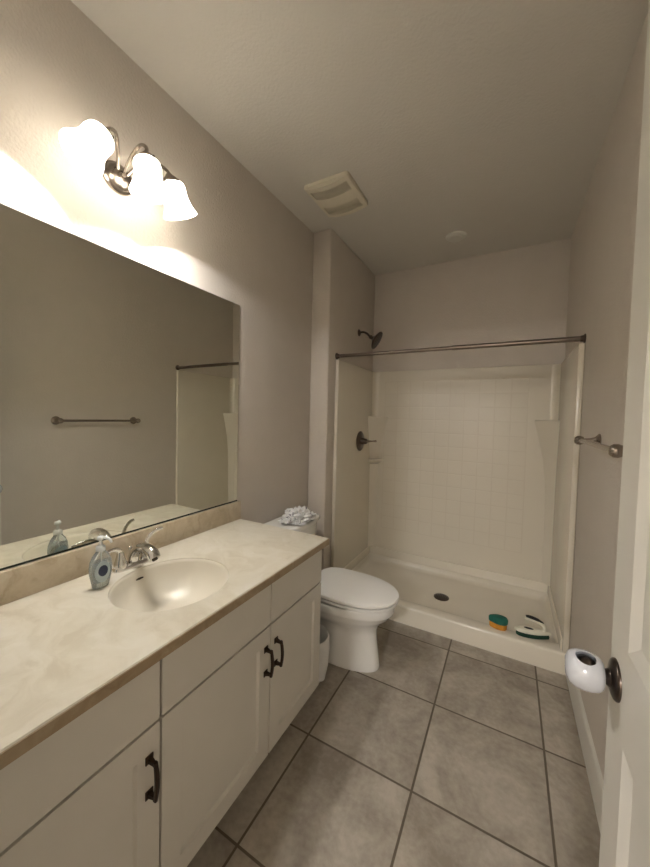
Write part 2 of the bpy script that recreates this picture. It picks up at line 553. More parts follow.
# childproof cover over the knob: hollow, with a round grip hole on top
def cover():
    prof = [(0.0165, 0.020), (0.026, 0.0215), (0.0325, 0.029), (0.0365, 0.043), (0.037, 0.056), (0.0345, 0.071), (0.0285, 0.082), (0.018, 0.0875), (0.0, 0.0885)]
    inn = [(0.0, 0.0855), (0.017, 0.0845), (0.0265, 0.0795), (0.032, 0.0695), (0.0345, 0.056), (0.034, 0.043), (0.0305, 0.031), (0.025, 0.024), (0.0165, 0.0235)]
    prof = [(q, 0.02 + (h - 0.02) * 0.92) for q, h in prof]; inn = [(q, 0.02 + (h - 0.02) * 0.92) for q, h in inn]
    bm = B()
    lathe(bm, prof + inn + [prof[0]], (0, 0, 0), (-1, 0, 0), 48, cap0=False, cap1=False)
    bmesh.ops.remove_doubles(bm, verts=bm.verts, dist=1e-5)
    bmesh.ops.recalc_face_normals(bm, faces=bm.faces)
    loc = (DXF, KY, KZ)
    for v in bm.verts: v.co += Vector(loc)
    o = solo('doorknob_cover', bm, M_white, 'glossy white plastic childproof cover with a round hole, fitted over the door knob', 'doorknob cover', loc, smooth=50)
    cb = B()
    d = Vector((-0.28, -0.18, 1)).normalized()
    lathe(cb, [(0.0165, 0.0), (0.0165, 0.08)], (-0.042, -0.004, 0.0), d, 40)
    me = bpy.data.meshes.new('cut'); cb.to_mesh(me); cb.free()
    c = bpy.data.objects.new('cut', me); C.objects.link(c); c.location = loc
    md = o.modifiers.new('hole', 'BOOLEAN'); md.operation = 'DIFFERENCE'; md.object = c; md.solver = 'EXACT'
    bpy.context.view_layer.update()
    dg = bpy.context.evaluated_depsgraph_get()
    nm = bpy.data.meshes.new_from_object(o.evaluated_get(dg))
    o.modifiers.clear(); o.data = nm
    bpy.data.objects.remove(c)
    for p in nm.polygons: p.use_smooth = True
    nm.set_sharp_from_angle(angle=math.radians(50))
cover()

# ------------------------------------------------------------------ vanity cabinet
VY0, VY1 = YN + 0.018, 1.452
XF = 0.557
cab = thing('vanity_cabinet', 'long off-white vanity cabinet with shaker doors and dark bronze pulls under the stone counter', 'cabinet', (0.28, (VY0 + VY1) / 2, 0))
bm = B()
xb = XF - 0.020
box(bm, 0.003, xb, VY0, VY0 + 0.016, 0.10, 0.811)
box(bm, 0.003, xb, VY1 - 0.016, VY1, 0.10, 0.811)
box(bm, 0.003, xb, VY0 + 0.016, VY1 - 0.016, 0.10, 0.116)
box(bm, 0.003, 0.010, VY0 + 0.016, VY1 - 0.016, 0.116, 0.811)
box(bm, xb - 0.018, xb, VY0 + 0.016, VY1 - 0.016, 0.780, 0.811)
box(bm, xb - 0.018, xb, VY0 + 0.016, VY1 - 0.016, 0.612, 0.642)
for y in (0.5685, 1.046):
    box(bm, xb - 0.018, xb, y - 0.02, y + 0.02, 0.116, 0.780)
part('carcass', bm, M_cab, cab, smooth=0, bevel=0.001)
bm = B(); box(bm, 0.02, XF - 0.085, VY0, VY1 - 0.003, 0.0, 0.10)
part('toe_kick', bm, M_cab, cab, smooth=0)
FT = 0.0195
def handle(parent, y, z0, z1):
    bm = B()
    for z in (z0 + 0.011, z1 - 0.011):
        s = 1 if z < (z0 + z1) / 2 else -1
        box(bm, XF, XF + 0.004, y - 0.011, y + 0.011, z - 0.011, z + 0.011, 0.001)
        loft(bm, [[(XF + 0.003, y + a * 0.0065, z + b_ * 0.0065) for a, b_ in ((-1, -1), (1, -1), (1, 1), (-1, 1))],
                  [(XF + 0.020, y + a * 0.0045, z + s * 0.002 + b_ * 0.0048) for a, b_ in ((-1, -1), (1, -1), (1, 1), (-1, 1))],
                  [(XF + 0.030, y + a * 0.0045, z + s * 0.003 + b_ * 0.0048) for a, b_ in ((-1, -1), (1, -1), (1, 1), (-1, 1))]])
    zm = (z0 + z1) / 2
    rings = []
    for k in range(13):
        t = k / 12; z = z0 + 0.006 + t * (z1 - z0 - 0.012)
        x = XF + 0.027 + 0.007 * math.sin(math.pi * t)
        w = 0.0046 + 0.0010 * math.sin(math.pi * t)
        rings.append([(x + dx, y + dy * w, z) for dx, dy in ((-0.0045, -1), (0.003, -1), (0.0055, -0.5), (0.0055, 0.5), (0.003, 1), (-0.0045, 1))])
    loft(bm, rings)
    part('handle', bm, M_bronze, parent, smooth=30, bevel=0.0008)
def sdoor(y0, y1, hy):
    bm = B()
    panel_slab(bm, lambda u, v, n: (XF + n, u, v), y0, y1, 0.106, 0.624, FT, [(y0 + 0.062, y1 - 0.062, 0.168, 0.562)], 0.0095, 0.0062)
    d = part('cabinet_door', bm, M_cab, cab, smooth=0, bevel=0.0008)
    if hy: handle(d, hy, 0.443, 0.558)
def sdrawer(y0, y1):
    bm = B()
    box(bm, XF - FT, XF, y0, y1, 0.631, 0.798)
    part('drawer_front', bm, M_cab, cab, smooth=0, bevel=0.002)
Ys_ = [(VY0, 0.565, 0.534), (0.572, 1.0425, 1.0155), (1.0495, 1.450, 1.0795)]
for y0, y1, hy in Ys_:
    sdoor(y0, y1, hy); sdrawer(y0, y1)

# ------------------------------------------------------------------ counter, backsplash, basin
SX, SY, SA, SB = 0.312, 0.792, 0.186, 0.197
ctop = thing('vanity_countertop', 'cream marble-look countertop with an oval cut-out, lying on the white vanity', 'countertop', (0.29, 0.78, 0.812))
def counter():
    bm = B()
    x0, x1, y0, y1, z0, z1 = 0.002, XC, YN + 0.003, YV, 0.8125, ZK
    angs = [2 * math.pi * i / 72 for i in range(72)]
    for cx in (x0, x1):
        for cy in (y0, y1):
            angs.append(math.atan2((cy - SY), (cx - SX)) % (2 * math.pi))
    angs = sorted(angs)
    def rect(t):
        c, s = math.cos(t), math.sin(t)
        k = min((x1 - SX) / c if c > 1e-9 else 1e9, (x0 - SX) / c if c < -1e-9 else 1e9, (y1 - SY) / s if s > 1e-9 else 1e9, (y0 - SY) / s if s < -1e-9 else 1e9)
        return SX + k * c, SY + k * s
    def ell(t, g=0):
        c, s = math.cos(t), math.sin(t)
        k = 1 / math.sqrt((c / (SA + g)) ** 2 + (s / (SB + g)) ** 2)
        return SX + k * c, SY + k * s
    e = 0.003
    def rin(t, d):
        x, y = rect(t)
        return min(max(x, x0 + d), x1 - d), min(max(y, y0 + d), y1 - d)
    loops = [[(*ell(t), z0) for t in angs], [(*ell(t), z1 - 0.005) for t in angs], [(*ell(t, 0.0015), z1 - 0.0015) for t in angs], [(*ell(t, 0.005), z1) for t in angs],
             [(*rin(t, e), z1) for t in angs], [(*rect(t), z1 - e) for t in angs], [(*rect(t), z0 + 0.001) for t in angs], [(*rin(t, 0.001), z0) for t in angs], [(*ell(t), z0) for t in angs]]
    loft(bm, loops, cap0=False, cap1=False)
    bmesh.ops.remove_doubles(bm, verts=bm.verts, dist=1e-6)
    bmesh.ops.recalc_face_normals(bm, faces=bm.faces)
    return bm
part('counter_slab', counter(), M_marble, ctop, smooth=35)
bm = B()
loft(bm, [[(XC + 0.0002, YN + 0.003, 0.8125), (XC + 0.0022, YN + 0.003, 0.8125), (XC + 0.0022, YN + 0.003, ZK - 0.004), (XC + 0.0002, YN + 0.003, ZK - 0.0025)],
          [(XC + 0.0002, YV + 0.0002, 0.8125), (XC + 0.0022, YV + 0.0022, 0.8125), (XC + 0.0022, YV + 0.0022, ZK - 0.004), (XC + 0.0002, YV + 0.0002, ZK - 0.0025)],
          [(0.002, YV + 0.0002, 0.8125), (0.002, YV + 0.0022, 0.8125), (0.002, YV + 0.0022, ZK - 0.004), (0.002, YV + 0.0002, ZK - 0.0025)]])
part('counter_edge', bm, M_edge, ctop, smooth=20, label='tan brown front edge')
bm = B(); box(bm, 0.002, 0.021, YN + 0.003, YV, ZK + 0.0003, 0.946, 0.003)
solo('backsplash', bm, M_splash, 'low tan marble-look backsplash strip along the wall below the mirror', 'backsplash', (0.011, 0.78, ZK), smooth=40)

sink = thing('sink_basin', 'oval cream undermount basin set into the marble-look counter', 'sink', (SX, SY, 0.66))
bm = B()
prof = [(1.03, 0.8115), (1.03, 0.806), (1.005, 0.8115), (0.985, 0.795), (0.955, 0.770), (0.90, 0.742), (0.80, 0.717), (0.62, 0.699), (0.40, 0.690), (0.20, 0.6865), (0.105, 0.685)]
rings = [ellipse(SX, SY, 0.8385, SA * 0.998, SB * 0.998, 64), ellipse(SX, SY, 0.8375, SA * 0.988, SB * 0.988, 64)]
for k, z in [(0.975, 0.826), (0.945, 0.803), (0.89, 0.776), (0.80, 0.752), (0.67, 0.731), (0.50, 0.715), (0.32, 0.705), (0.12, 0.700)]:
    rings.append(ellipse(SX, SY, z, SA * k, SB * k, 64))
outer = [ellipse(SX, SY, 0.688, SA * 0.35, SB * 0.35, 64), ellipse(SX, SY, 0.712, SA * 0.72, SB * 0.72, 64), ellipse(SX, SY, 0.755, SA * 0.93, SB * 0.93, 64)]
loft(bm, outer + [ellipse(SX, SY, 0.80, SA * 0.998, SB * 0.998, 64)] + rings, cap0=True, cap1=True)
part('basin', bm, M_basin, sink, smooth=60)
bm = B(); lathe(bm, [(0.0, 0.0), (0.023, 0.0), (0.023, 0.003), (0.019, 0.0045), (0.016, 0.003), (0.0, 0.004)], (SX, SY, 0.7005), (0, 0, 1), 28)
part('sink_drain', bm, M_chrome, sink)
# overflow slot in the back of the bowl
bm = B()
t = math.radians(183)
kk = 0.955
px_, py_ = SX + SA * kk * math.cos(t), SY + SB * kk * math.sin(t) - 0.0
rings = []
for xo in (-0.006, 0.0025):
    r = []
    for i in range(20):
        a = 2 * math.pi * i / 20
        r.append((px_ + xo, py_ + 0.016 * math.cos(a), 0.808 + 0.0036 * math.sin(a)))
    rings.append(r)
loft(bm, rings)
part('overflow_slot', bm, M_fandark, sink)

# ------------------------------------------------------------------ faucet
FX, FYc = 0.083, 0.792
fa = thing('bathroom_faucet', 'chrome two-handle faucet on the counter behind the basin', 'faucet', (FX, FYc, ZK))
bm = B()
loft(bm, [ellipse(FX, FYc, ZK, 0.027, 0.080, 40, 2.6), ellipse(FX, FYc, ZK + 0.010, 0.0265, 0.079, 40, 2.6), ellipse(FX, FYc, ZK + 0.016, 0.022, 0.073, 40, 2.6), ellipse(FX, FYc, ZK + 0.018, 0.014, 0.064, 40, 2.6)])
part('base_plate', bm, M_chrome, fa, smooth=50)
bm = B()
tube(bm, [(FX - 0.004, FYc, ZK + 0.010), (FX + 0.004, FYc, ZK + 0.045), (FX + 0.032, FYc, ZK + 0.072), (FX + 0.075, FYc, ZK + 0.082), (FX + 0.112, FYc, ZK + 0.071), (FX + 0.128, FYc, ZK + 0.054)], [0.022, 0.019, 0.0180, 0.0195, 0.0225, 0.021], 20)
part('spout', bm, M_chrome, fa, smooth=60)
bm = B(); lathe(bm, [(0.0, 0), (0.010, 0), (0.010, 0.006), (0, 0.006)], (FX + 0.1275, FYc, ZK + 0.0542), (0.65, 0, -0.75), 16)
part('aerator', bm, M_fandark, fa)
for s in (-1, 1):
    hy = FYc + s * 0.0515
    bm = B()
    lathe(bm, [(0.0235, 0), (0.0235, 0.008), (0.021, 0.018), (0.0155, 0.036), (0.0125, 0.048), (0.0105, 0.056), (0.0, 0.060)], (FX, hy, ZK + 0.012), (0, 0, 1), 28)
    h = part('faucet_handle', bm, M_chrome, fa, smooth=50)
    bm = B()
    if s < 0:
        pts = [(FX, hy, ZK + 0.062), (FX + 0.002, hy - 0.006, ZK + 0.076), (FX + 0.006, hy - 0.030, ZK + 0.087), (FX + 0.010, hy - 0.062, ZK + 0.084), (FX + 0.012, hy - 0.085, ZK + 0.078)]
    else:
        pts = [(FX, hy, ZK + 0.062), (FX + 0.002, hy + 0.005, ZK + 0.085), (FX + 0.008, hy + 0.018, ZK + 0.104), (FX + 0.016, hy + 0.040, ZK + 0.116), (FX + 0.022, hy + 0.060, ZK + 0.119)]
    tube(bm, pts, [0.011, 0.009, 0.0075, 0.0075, 0.006], 14, flat=0.6)
    part('lever', bm, M_chrome, h, smooth=60)
bm = B()
tube(bm, [(FX - 0.022, FYc, ZK + 0.010), (FX - 0.022, FYc, ZK + 0.060)], 0.003, smooth=False)
sphere(bm, (FX - 0.022, FYc, ZK + 0.064), 0.0068)
part('lift_rod', bm, M_chrome, fa)

# ------------------------------------------------------------------ soap bottle
BX, BY = 0.150, 0.634
soap = thing('soap_dispenser', 'clear pump bottle of pale hand soap with a navy dot label, standing beside the faucet', 'soap bottle', (BX, BY, ZK))
ang = math.radians(-8)      # wide face turned towards the room
fu = (Vector((math.cos(ang), math.sin(ang), 0)), Vector((-math.sin(ang), math.cos(ang), 0)), Vector((0, 0, 1)))
bp_ = [(0.0205, 0.0), (0.0235, 0.003), (0.0270, 0.02), (0.0325, 0.048), (0.034, 0.068), (0.0315, 0.090), (0.0245, 0.108), (0.0165, 0.120), (0.0125, 0.126), (0.0125, 0.131)]
bm = B(); lathe(bm, bp_, (BX, BY, ZK), n=40, sx=0.62, sy=1.05, frame=fu)
part('bottle', bm, M_soapbottle, soap, smooth=60)
bm = B(); lathe(bm, [(r - 0.0022, max(h, 0.003)) for r, h in bp_[:6]] + [(0.0, 0.091)], (BX, BY, ZK), n=40, sx=0.60, sy=1.04, frame=fu)
part('soap_liquid', bm, M_soap, soap, smooth=60)
def curved_disc(name, m, zc, ry, rz, off, parent, side=1):
    """an oval sticker bent round the broad face of the bottle"""
    bm = B()
    rings_ = []
    def rad(h):
        for (r0, h0), (r1, h1) in zip(bp_, bp_[1:]):
            if h0 <= h <= h1: return r0 + (r1 - r0) * (h - h0) / max(1e-6, h1 - h0)
        return 0.02
    for k in range(0, 9):
        q = []
        for i in range(36):
            a = 2 * math.pi * i / 36
            yy, zz = ry * k / 8 * math.cos(a), zc + rz * k / 8 * math.sin(a)
            r = rad(zz); s_ = min(0.98, yy / (r * 1.05))
            xx = r * 0.62 * math.sqrt(1 - s_ * s_) + off
            q.append(Vector((BX, BY, ZK)) + fu[0] * (xx * side) + fu[1] * yy + fu[2] * zz)
        rings_.append(q)
    c = sum(rings_[0], Vector()) / 36
    rings_[0] = [c + (p - c) * 0.001 + (c - c) for p in rings_[1]]
    top = rings_; bot = [[p - fu[0] * (0.0006 * side) for p in r] for r in rings_]
    loft(bm, bot + top[::-1], cap0=True, cap1=True)
    return part(name, bm, m, parent, smooth=60)
curved_disc('label_panel', M_label_light, 0.058, 0.0235, 0.036, 0.0008, soap)
curved_disc('label_dot', M_label_dark, 0.062, 0.0145, 0.0185, 0.0016, soap)
back = curved_disc('back_label', M_label_blue, 0.050, 0.027, 0.034, -0.0002, soap, -1)
bm = B()
lathe(bm, [(0.0145, 0.126), (0.0145, 0.138), (0.012, 0.141), (0.006, 0.143), (0.0045, 0.154), (0.0045, 0.160), (0.010, 0.162), (0.011, 0.170), (0.008, 0.174), (0, 0.1745)], (BX, BY, ZK), n=24)
pm = part('pump', bm, M_pump, soap, smooth=50)
bm = B(); tube(bm, [(BX, BY, ZK + 0.167), (BX + 0.012, BY + 0.009, ZK + 0.168), (BX + 0.025, BY + 0.016, ZK + 0.163), (BX + 0.030, BY + 0.019, ZK + 0.152)], [0.006, 0.0055, 0.0045, 0.004], 12)
part('nozzle', bm, M_pump, pm, smooth=60)
bm = B(); tube(bm, [(BX, BY, ZK + 0.012), (BX, BY, ZK + 0.13)], 0.0022, 8, smooth=False)
part('dip_tube', bm, M_pump, pm)

# ------------------------------------------------------------------ mirror
mir = thing('vanity_mirror', 'large frameless rectangular mirror on the wall above the backsplash', 'mirror', (0.0, 0.78, 0.952))
bm = B(); box(bm, 0.0005, 0.0045, YN + 0.004, 1.449, 0.952, 2.039)
part('mirror_backing', bm, M_mirror_edge, mir, smooth=0)
bm = B(); box(bm, 0.0046, 0.0060, YN + 0.0055, 1.4475, 0.9535, 2.0375)
part('mirror_glass', bm, M_mirror, mir, smooth=0)
bm = B(); box(bm, 0.0005, 0.0075, YN + 0.004, 1.449, 0.9475, 0.9535)
part('mirror_channel', bm, M_mirror_edge, mir, smooth=0, label='thin dark channel')

# ------------------------------------------------------------------ vanity light
LY, LZ = 0.777, 2.318
vl = thing('vanity_light', 'brushed nickel wall light with three lit bell glass shades above the mirror', 'wall light', (0.0, LY, LZ))
bm = B()
lathe(bm, [(0.060, 0.0005), (0.060, 0.006), (0.057, 0.010), (0.052, 0.012), (0.050, 0.017), (0.043, 0.026), (0.030, 0.033), (0.014, 0.037), (0.0, 0.038)], (0, LY, LZ), (1, 0, 0), 48, sx=1.0, sy=0.92)
part('back_plate', bm, M_nickel, vl, smooth=50)
bm = B(); lathe(bm, [(0.0, 0.036), (0.009, 0.036), (0.010, 0.042), (0.006, 0.050), (0, 0.052)], (0, LY, LZ), (1, 0, 0), 20)
part('finial', bm, M_nickel, vl)
def shade(N_, axis, arm_pts):
    a = Vector(axis).normalized()
    bm = B(); tube(bm, arm_pts + [tuple(Vector(N_) - a * 0.012)], 0.0062, 12)
    arm = part('arm', bm, M_nickel, vl, smooth=60)
    bm = B(); lathe(bm, [(0.0, -0.026), (0.010, -0.026), (0.014, -0.020), (0.024, -0.012), (0.0285, -0.002), (0.0285, 0.010), (0.026, 0.010), (0.026, 0.0), (0.0, -0.002)], N_, a, 28)
    h = part('shade_holder', bm, M_nickel, arm, smooth=40)
    for k in range(3):
        u, v, _ = basis(a)
        d = u * math.cos(k * 2.094 + 0.6) + v * math.sin(k * 2.094 + 0.6)
        bm = B(); p0 = Vector(N_) + a * 0.004 + d * 0.027
        tube(bm, [p0, p0 + d * 0.011], 0.002, 8, smooth=False)
        lathe(bm, [(0, 0.010), (0.0038, 0.011), (0.0038, 0.015), (0, 0.016)], p0, d, 10)
        part('thumb_screw', bm, M_orb, h)
    outp = [(0.0255, 0.001), (0.036, 0.004), (0.0425, 0.011), (0.045, 0.024), (0.0445, 0.045), (0.0455, 0.062), (0.0490, 0.078), (0.0545, 0.092), (0.0605, 0.104), (0.0635, 0.112)]
    inp = [(0.0615, 0.113), (0.0580, 0.105), (0.0520, 0.093), (0.0465, 0.079), (0.0430, 0.062), (0.042, 0.045), (0.0425, 0.024), (0.040, 0.0135), (0.034, 0.007), (0.023, 0.004)]
    bm = B(); lathe(bm, outp + inp + [outp[0]], N_, a, 48, cap0=False, cap1=False)
    bmesh.ops.remove_doubles(bm, verts=bm.verts, dist=1e-6)
    sh = part('glass_shade', bm, M_shade, arm, smooth=60, label='lit opal glass bell shade')
    bm = B()
    c = Vector(N_)
    lathe(bm, [(0.0, 0.004), (0.010, 0.006), (0.012, 0.022), (0.016, 0.034), (0.0205, 0.048), (0.0195, 0.060), (0.012, 0.069), (0.0, 0.072)], c, a, 24)
    bl = part('bulb', bm, M_bulb, arm, smooth=60, label='glowing bulb')
    ld = bpy.data.lights.new('bulb_light', 'POINT'); ld.energy = BULB_W; ld.color = BULB_COL; ld.shadow_soft_size = 0.022
    lo = bpy.data.objects.new('bulb_light', ld); C.objects.link(lo); lo.location = c + a * 0.055
NL, NM, NR = (0.180, 0.624, 2.305), (0.190, 0.769, 2.318), (0.180, 0.873, 2.308)
shade(NL, (-0.02, -0.52, -0.86), [(0.028, LY - 0.016, LZ + 0.012), (0.060, LY - 0.034, LZ + 0.048), (0.120, LY - 0.075, LZ + 0.066), (0.165, LY - 0.122, LZ + 0.034)])
shade(NM, (0.05, 0.05, -1.0), [(0.032, LY + 0.004, LZ + 0.008), (0.080, LY, LZ + 0.048), (0.140, LY - 0.004, LZ + 0.068), (0.184, LY - 0.008, LZ + 0.046)])
shade(NR, (0.0, 0.40, -0.92), [(0.028, LY + 0.018, LZ + 0.010), (0.064, LY + 0.036, LZ + 0.044), (0.122, LY + 0.068, LZ + 0.060), (0.168, LY + 0.088, LZ + 0.030)])

# ------------------------------------------------------------------ ceiling fittings
fan = thing('exhaust_fan', 'square cream exhaust fan grille with two louvred bands on the ceiling', 'exhaust fan', (0.35, 1.92, H))
def fan_build():
    x0, x1, y0, y1 = 0.205, 0.496, 1.757, 2.083
    bm = B()
    loft(bm, [rrect(x0, x1, y0, y1, H - 0.0005, 0.02), rrect(x0, x1, y0, y1, H - 0.010, 0.02), rrect(x0 + 0.004, x1 - 0.004, y0 + 0.004, y1 - 0.004, H - 0.016, 0.02)])
    part('fan_cover', bm, M_fan, fan, smooth=40)
    # bowed face: frame rails and the plain middle band
    bm = B()
    def bow(x): return H - 0.018 - 0.024 * (1 - ((x - (x0 + x1) / 2) / ((x1 - x0) / 2)) ** 2)
    def strip(ya, yb, xa, xb):
        n = 12; r = []
        for k in range(n + 1):
            x = xa + (xb - xa) * k / n
            r.append([(x, ya, H - 0.010), (x, yb, H - 0.010), (x, yb, bow(x)), (x, ya, bow(x))])
        loft(bm, r)
    xa, xb = x0 + 0.006, x1 - 0.006
    strip(y0 + 0.006, y0 + 0.040, xa, xb); strip(1.875, 1.965, xa, xb); strip(y1 - 0.034, y1 - 0.006, xa, xb)
    for (ya, yb) in ((y0 + 0.040, 1.875), (1.965, y1 - 0.034)):
        strip(ya, yb, xa, xa + 0.022); strip(ya, yb, xb - 0.022, xb)
    part('fan_face', bm, M_fan, fan, smooth=40)
    for (ya, yb, nn, lean, hh) in ((y0 + 0.040, 1.875, 8, 0.001, 0.004), (1.965, y1 - 0.034, 7, 0.002, 0.003)):
        bm = B()
        box(bm, xa + 0.022, xb - 0.022, ya, yb, H - 0.0125, H - 0.010)
        part('vent_recess', bm, M_fandark, fan, smooth=0)
        bm = B()
        for k in range(nn):
            y = ya + (k + 0.5) * (yb - ya) / nn
            r = []
            for q in range(9):
                x = xa + 0.022 + (xb - xa - 0.044) * q / 8
                z = bow(x)
                r.append([(x, y - 0.0012, z + 0.002), (x, y + 0.0012, z + 0.002), (x, y + 0.0012 + lean, z + 0.002 + hh), (x, y - 0.0012 + lean, z + 0.002 + hh)])
            loft(bm, r)
        part('louvre', bm, M_fan, fan, smooth=30)
fan_build()
bm = B()
lathe(bm, [(0.072, 0.0005), (0.072, 0.006), (0.069, 0.010), (0.056, 0.013), (0.054, 0.018), (0.048, 0.024), (0.020, 0.027), (0.0, 0.0275)], (0.929, 2.75, H), (0, 0, -1), 44)
solo('ceiling_disc', bm, M_trim, 'small round white disc fitting on the ceiling over the shower', 'ceiling fitting', (0.929, 2.75, H), smooth=35)

# ------------------------------------------------------------------ shower
sh = thing('shower_stall', 'bone acrylic shower stall with moulded walls, corner shelves and a low curb', 'shower stall', (0.916, 2.75, 0))
XL, XR, YW = XS + 0.0305, W - 0.0305, YB - 0.030
bm = B()
r = 0.01
e0 = 0.0008
PX0, PX1, PY0, PY1 = XS + e0, W - e0, 2.341, YB - e0
rings = [rrect(PX0, PX1, PY0, PY1, 0.0005, r), rrect(PX0, PX1, PY0, PY1, 0.108, r), rrect(PX0, PX1, PY0 + 0.0015, PY1, 0.1155, r), rrect(PX0, PX1, PY0 + 0.006, PY1, 0.1212, r), rrect(PX0, PX1, PY0 + 0.013, PY1, 0.1240, r),
         rrect(XL - 0.004, XR + 0.004, PY0 + 0.082, YW + 0.004, 0.1245, 0.02), rrect(XL + 0.004, XR - 0.004, PY0 + 0.092, YW - 0.004, 0.120, 0.025),
         rrect(XL + 0.016, XR - 0.016, PY0 + 0.104, YW - 0.018, 0.088, 0.04), rrect(XL + 0.028, XR - 0.028, PY0 + 0.118, YW - 0.034, 0.069, 0.05), rrect(XL + 0.06, XR - 0.06, PY0 + 0.15, YW - 0.066, 0.064, 0.06),
         rrect(0.85, 1.0, 2.68, 2.80, 0.058, 0.04)]
loft(bm, rings)
part('shower_pan', bm, M_acryl, sh, smooth=50)
bm = B(); box(bm, XS + e0, XL, YP - 0.001, YW, 0.118, ZP, 0.007, 3); part('side_panel', bm, M_acryl, sh, smooth=50)
bm = B(); box(bm, XR, W - e0, YP - 0.001, YW, 0.118, ZP, 0.007, 3); part('side_panel', bm, M_acryl, sh, smooth=50)
bm = B(); box(bm, XS + e0, W - e0, YW, YB - e0, 0.118, ZP, 0.006, 3); part('back_panel', bm, M_grid, sh, smooth=50)
# raised skirting where the walls meet the pan
bm = B()
prof = [(0.0, 0.118), (0.010, 0.118), (0.010, 0.176), (0.007, 0.186), (0.0, 0.191)]
path = [(XL, YP + 0.02), (XL, YW), (XR, YW), (XR, YP + 0.02)]
R_ = []
for i, (x, y) in enumerate(path):
    nx = {0: 1, 1: 1, 2: -1, 3: -1}[i]; ny = {0: 0, 1: -1, 2: -1, 3: 0}[i]
    R_.append([(x + nx * a, y + ny * a, z) for a, z in prof])
loft(bm, R_)
part('skirting', bm, M_acryl, sh, smooth=30, bevel=0.003)
for side in (0, 1):
    cx, s = (XL, 1) if side == 0 else (XR, -1)
    # rounded inside corner above the shelf
    bm = B()
    tri = lambda leg, z: [(cx, YW, z)] + [(cx + s * leg * (1 - math.sin(a)) if False else cx + s * leg * (1 - math.sin(a)), YW - leg * (1 - math.cos(a)), z) for a in [math.pi / 2 * k / 8 for k in range(9)]]
    loft(bm, [tri(0.05, 1.43), tri(0.05, ZP - 0.004)])
    part('corner_cove', bm, M_acryl, sh, smooth=60)
    def flat(leg, z, bul=0.0):
        out = [(cx, YW, z)]
        for k in range(9):
            t = k / 8
            x, y = leg * (1 - t), leg * t
            b_ = bul * math.sin(math.pi * t)
            out.append((cx + s * (x + b_ * 0.7), YW - (y + b_ * 0.7), z))
        return out
    bm = B()
    loft(bm, [flat(0.05, 0.19), flat(0.052, 0.70), flat(0.060, 0.98), flat(0.085, 1.17), flat(0.128, 1.36, 0.004), flat(0.146, 1.432, 0.006), flat(0.146, 1.441, 0.006), flat(0.140, 1.446, 0.005)])
    part('corner_shelf', bm, M_acryl, sh, smooth=50)
    if side == 0:
        bm = B()
        loft(bm, [flat(0.06, 0.99), flat(0.105, 1.022, 0.008), flat(0.112, 1.034, 0.012), flat(0.108, 1.044, 0.010)])
        part('soap_ledge', bm, M_acryl, sh, smooth=50)
bm = B()
lathe(bm, [(0.0, 0.0), (0.056, 0.0), (0.056, 0.003), (0.052, 0.005), (0.0, 0.005)], (0.925, 2.74, 0.0585), (0, 0, 1), 36)
part('shower_drain', bm, M_orb, sh, label='dark metal round drain cover')
sd = [o for o in sh.children if o.name.startswith('shower_drain')][0]
bm = B()
for i in range(-3, 4):
    for j in range(-3, 4):
        if i * i + j * j <= 10:
            lathe(bm, [(0.0045, 0.0045), (0.0045, 0.0056)], (0.925 + i * 0.0125, 2.74 + j * 0.0125, 0.0585), (0, 0, 1), 8)
part('drain_holes', bm, M_black, sd)

# curtain rod
rod = thing('shower_curtain_rod', 'dark metal curtain rod spanning the top of the shower opening', 'curtain rod', (XS, 2.362, 1.8987))
ZR = 1.899; YR = 2.366
bm = B(); tube(bm, [(XS + 0.004, YR, ZR), (1.0, YR, ZR)], 0.0128, 18, smooth=False)
tube(bm, [(0.99, YR, ZR), (W - 0.004, YR, ZR)], 0.0150, 18, smooth=False)
part('rod', bm, M_rod, rod, smooth=40)
for x, d in ((XS, 1), (W, -1)):
    bm = B(); lathe(bm, [(0.026, 0.0005), (0.026, 0.005), (0.019, 0.010), (0.0165, 0.022), (0.0145, 0.024)], (x, YR, ZR), (d, 0, 0), 28)
    part('end_flange', bm, M_orb, rod, smooth=40)

# shower head
AY, AZ = 2.792, 2.172
hd = thing('overhead_shower', 'dark bronze shower head on a short arm above the curtain rod', 'shower head', (XS, AY, AZ))
bm = B(); lathe(bm, [(0.030, 0.0005), (0.030, 0.004), (0.022, 0.010), (0.012, 0.016)], (XS, AY, AZ), (1, 0, 0), 28); part('wall_flange', bm, M_orb, hd, smooth=40)
bm = B(); tube(bm, [(XS + 0.006, AY, AZ), (XS + 0.04, AY, AZ + 0.002), (XS + 0.075, AY, AZ - 0.014), (XS + 0.105, AY, AZ - 0.045)], 0.0095, 14); part('arm', bm, M_orb, hd, smooth=60)
bm = B()
ha = Vector((0.86, 0.12, -0.50)).normalized()
hp = Vector((XS + 0.102, AY, AZ - 0.042))
lathe(bm, [(0.0, -0.004), (0.012, -0.002), (0.017, 0.006), (0.017, 0.014), (0.013, 0.021), (0.016, 0.028), (0.034, 0.042), (0.060, 0.056), (0.077, 0.066), (0.080, 0.073), (0.078, 0.078), (0.070, 0.080), (0.0, 0.081)], hp, ha, 40)
h_ = part('spray_head', bm, M_orb, hd, smooth=40)
bm = B()
u, v, _ = basis(ha)
for ring_, n_ in ((0.018, 6), (0.036, 12), (0.054, 18), (0.066, 22)):
    for i in range(n_):
        a = 2 * math.pi * i / n_
        lathe(bm, [(0.0024, 0.0795), (0.0018, 0.083), (0, 0.0835)], hp + u * ring_ * math.cos(a) + v * ring_ * math.sin(a), ha, 6)
part('spray_nozzles', bm, M_black, h_)

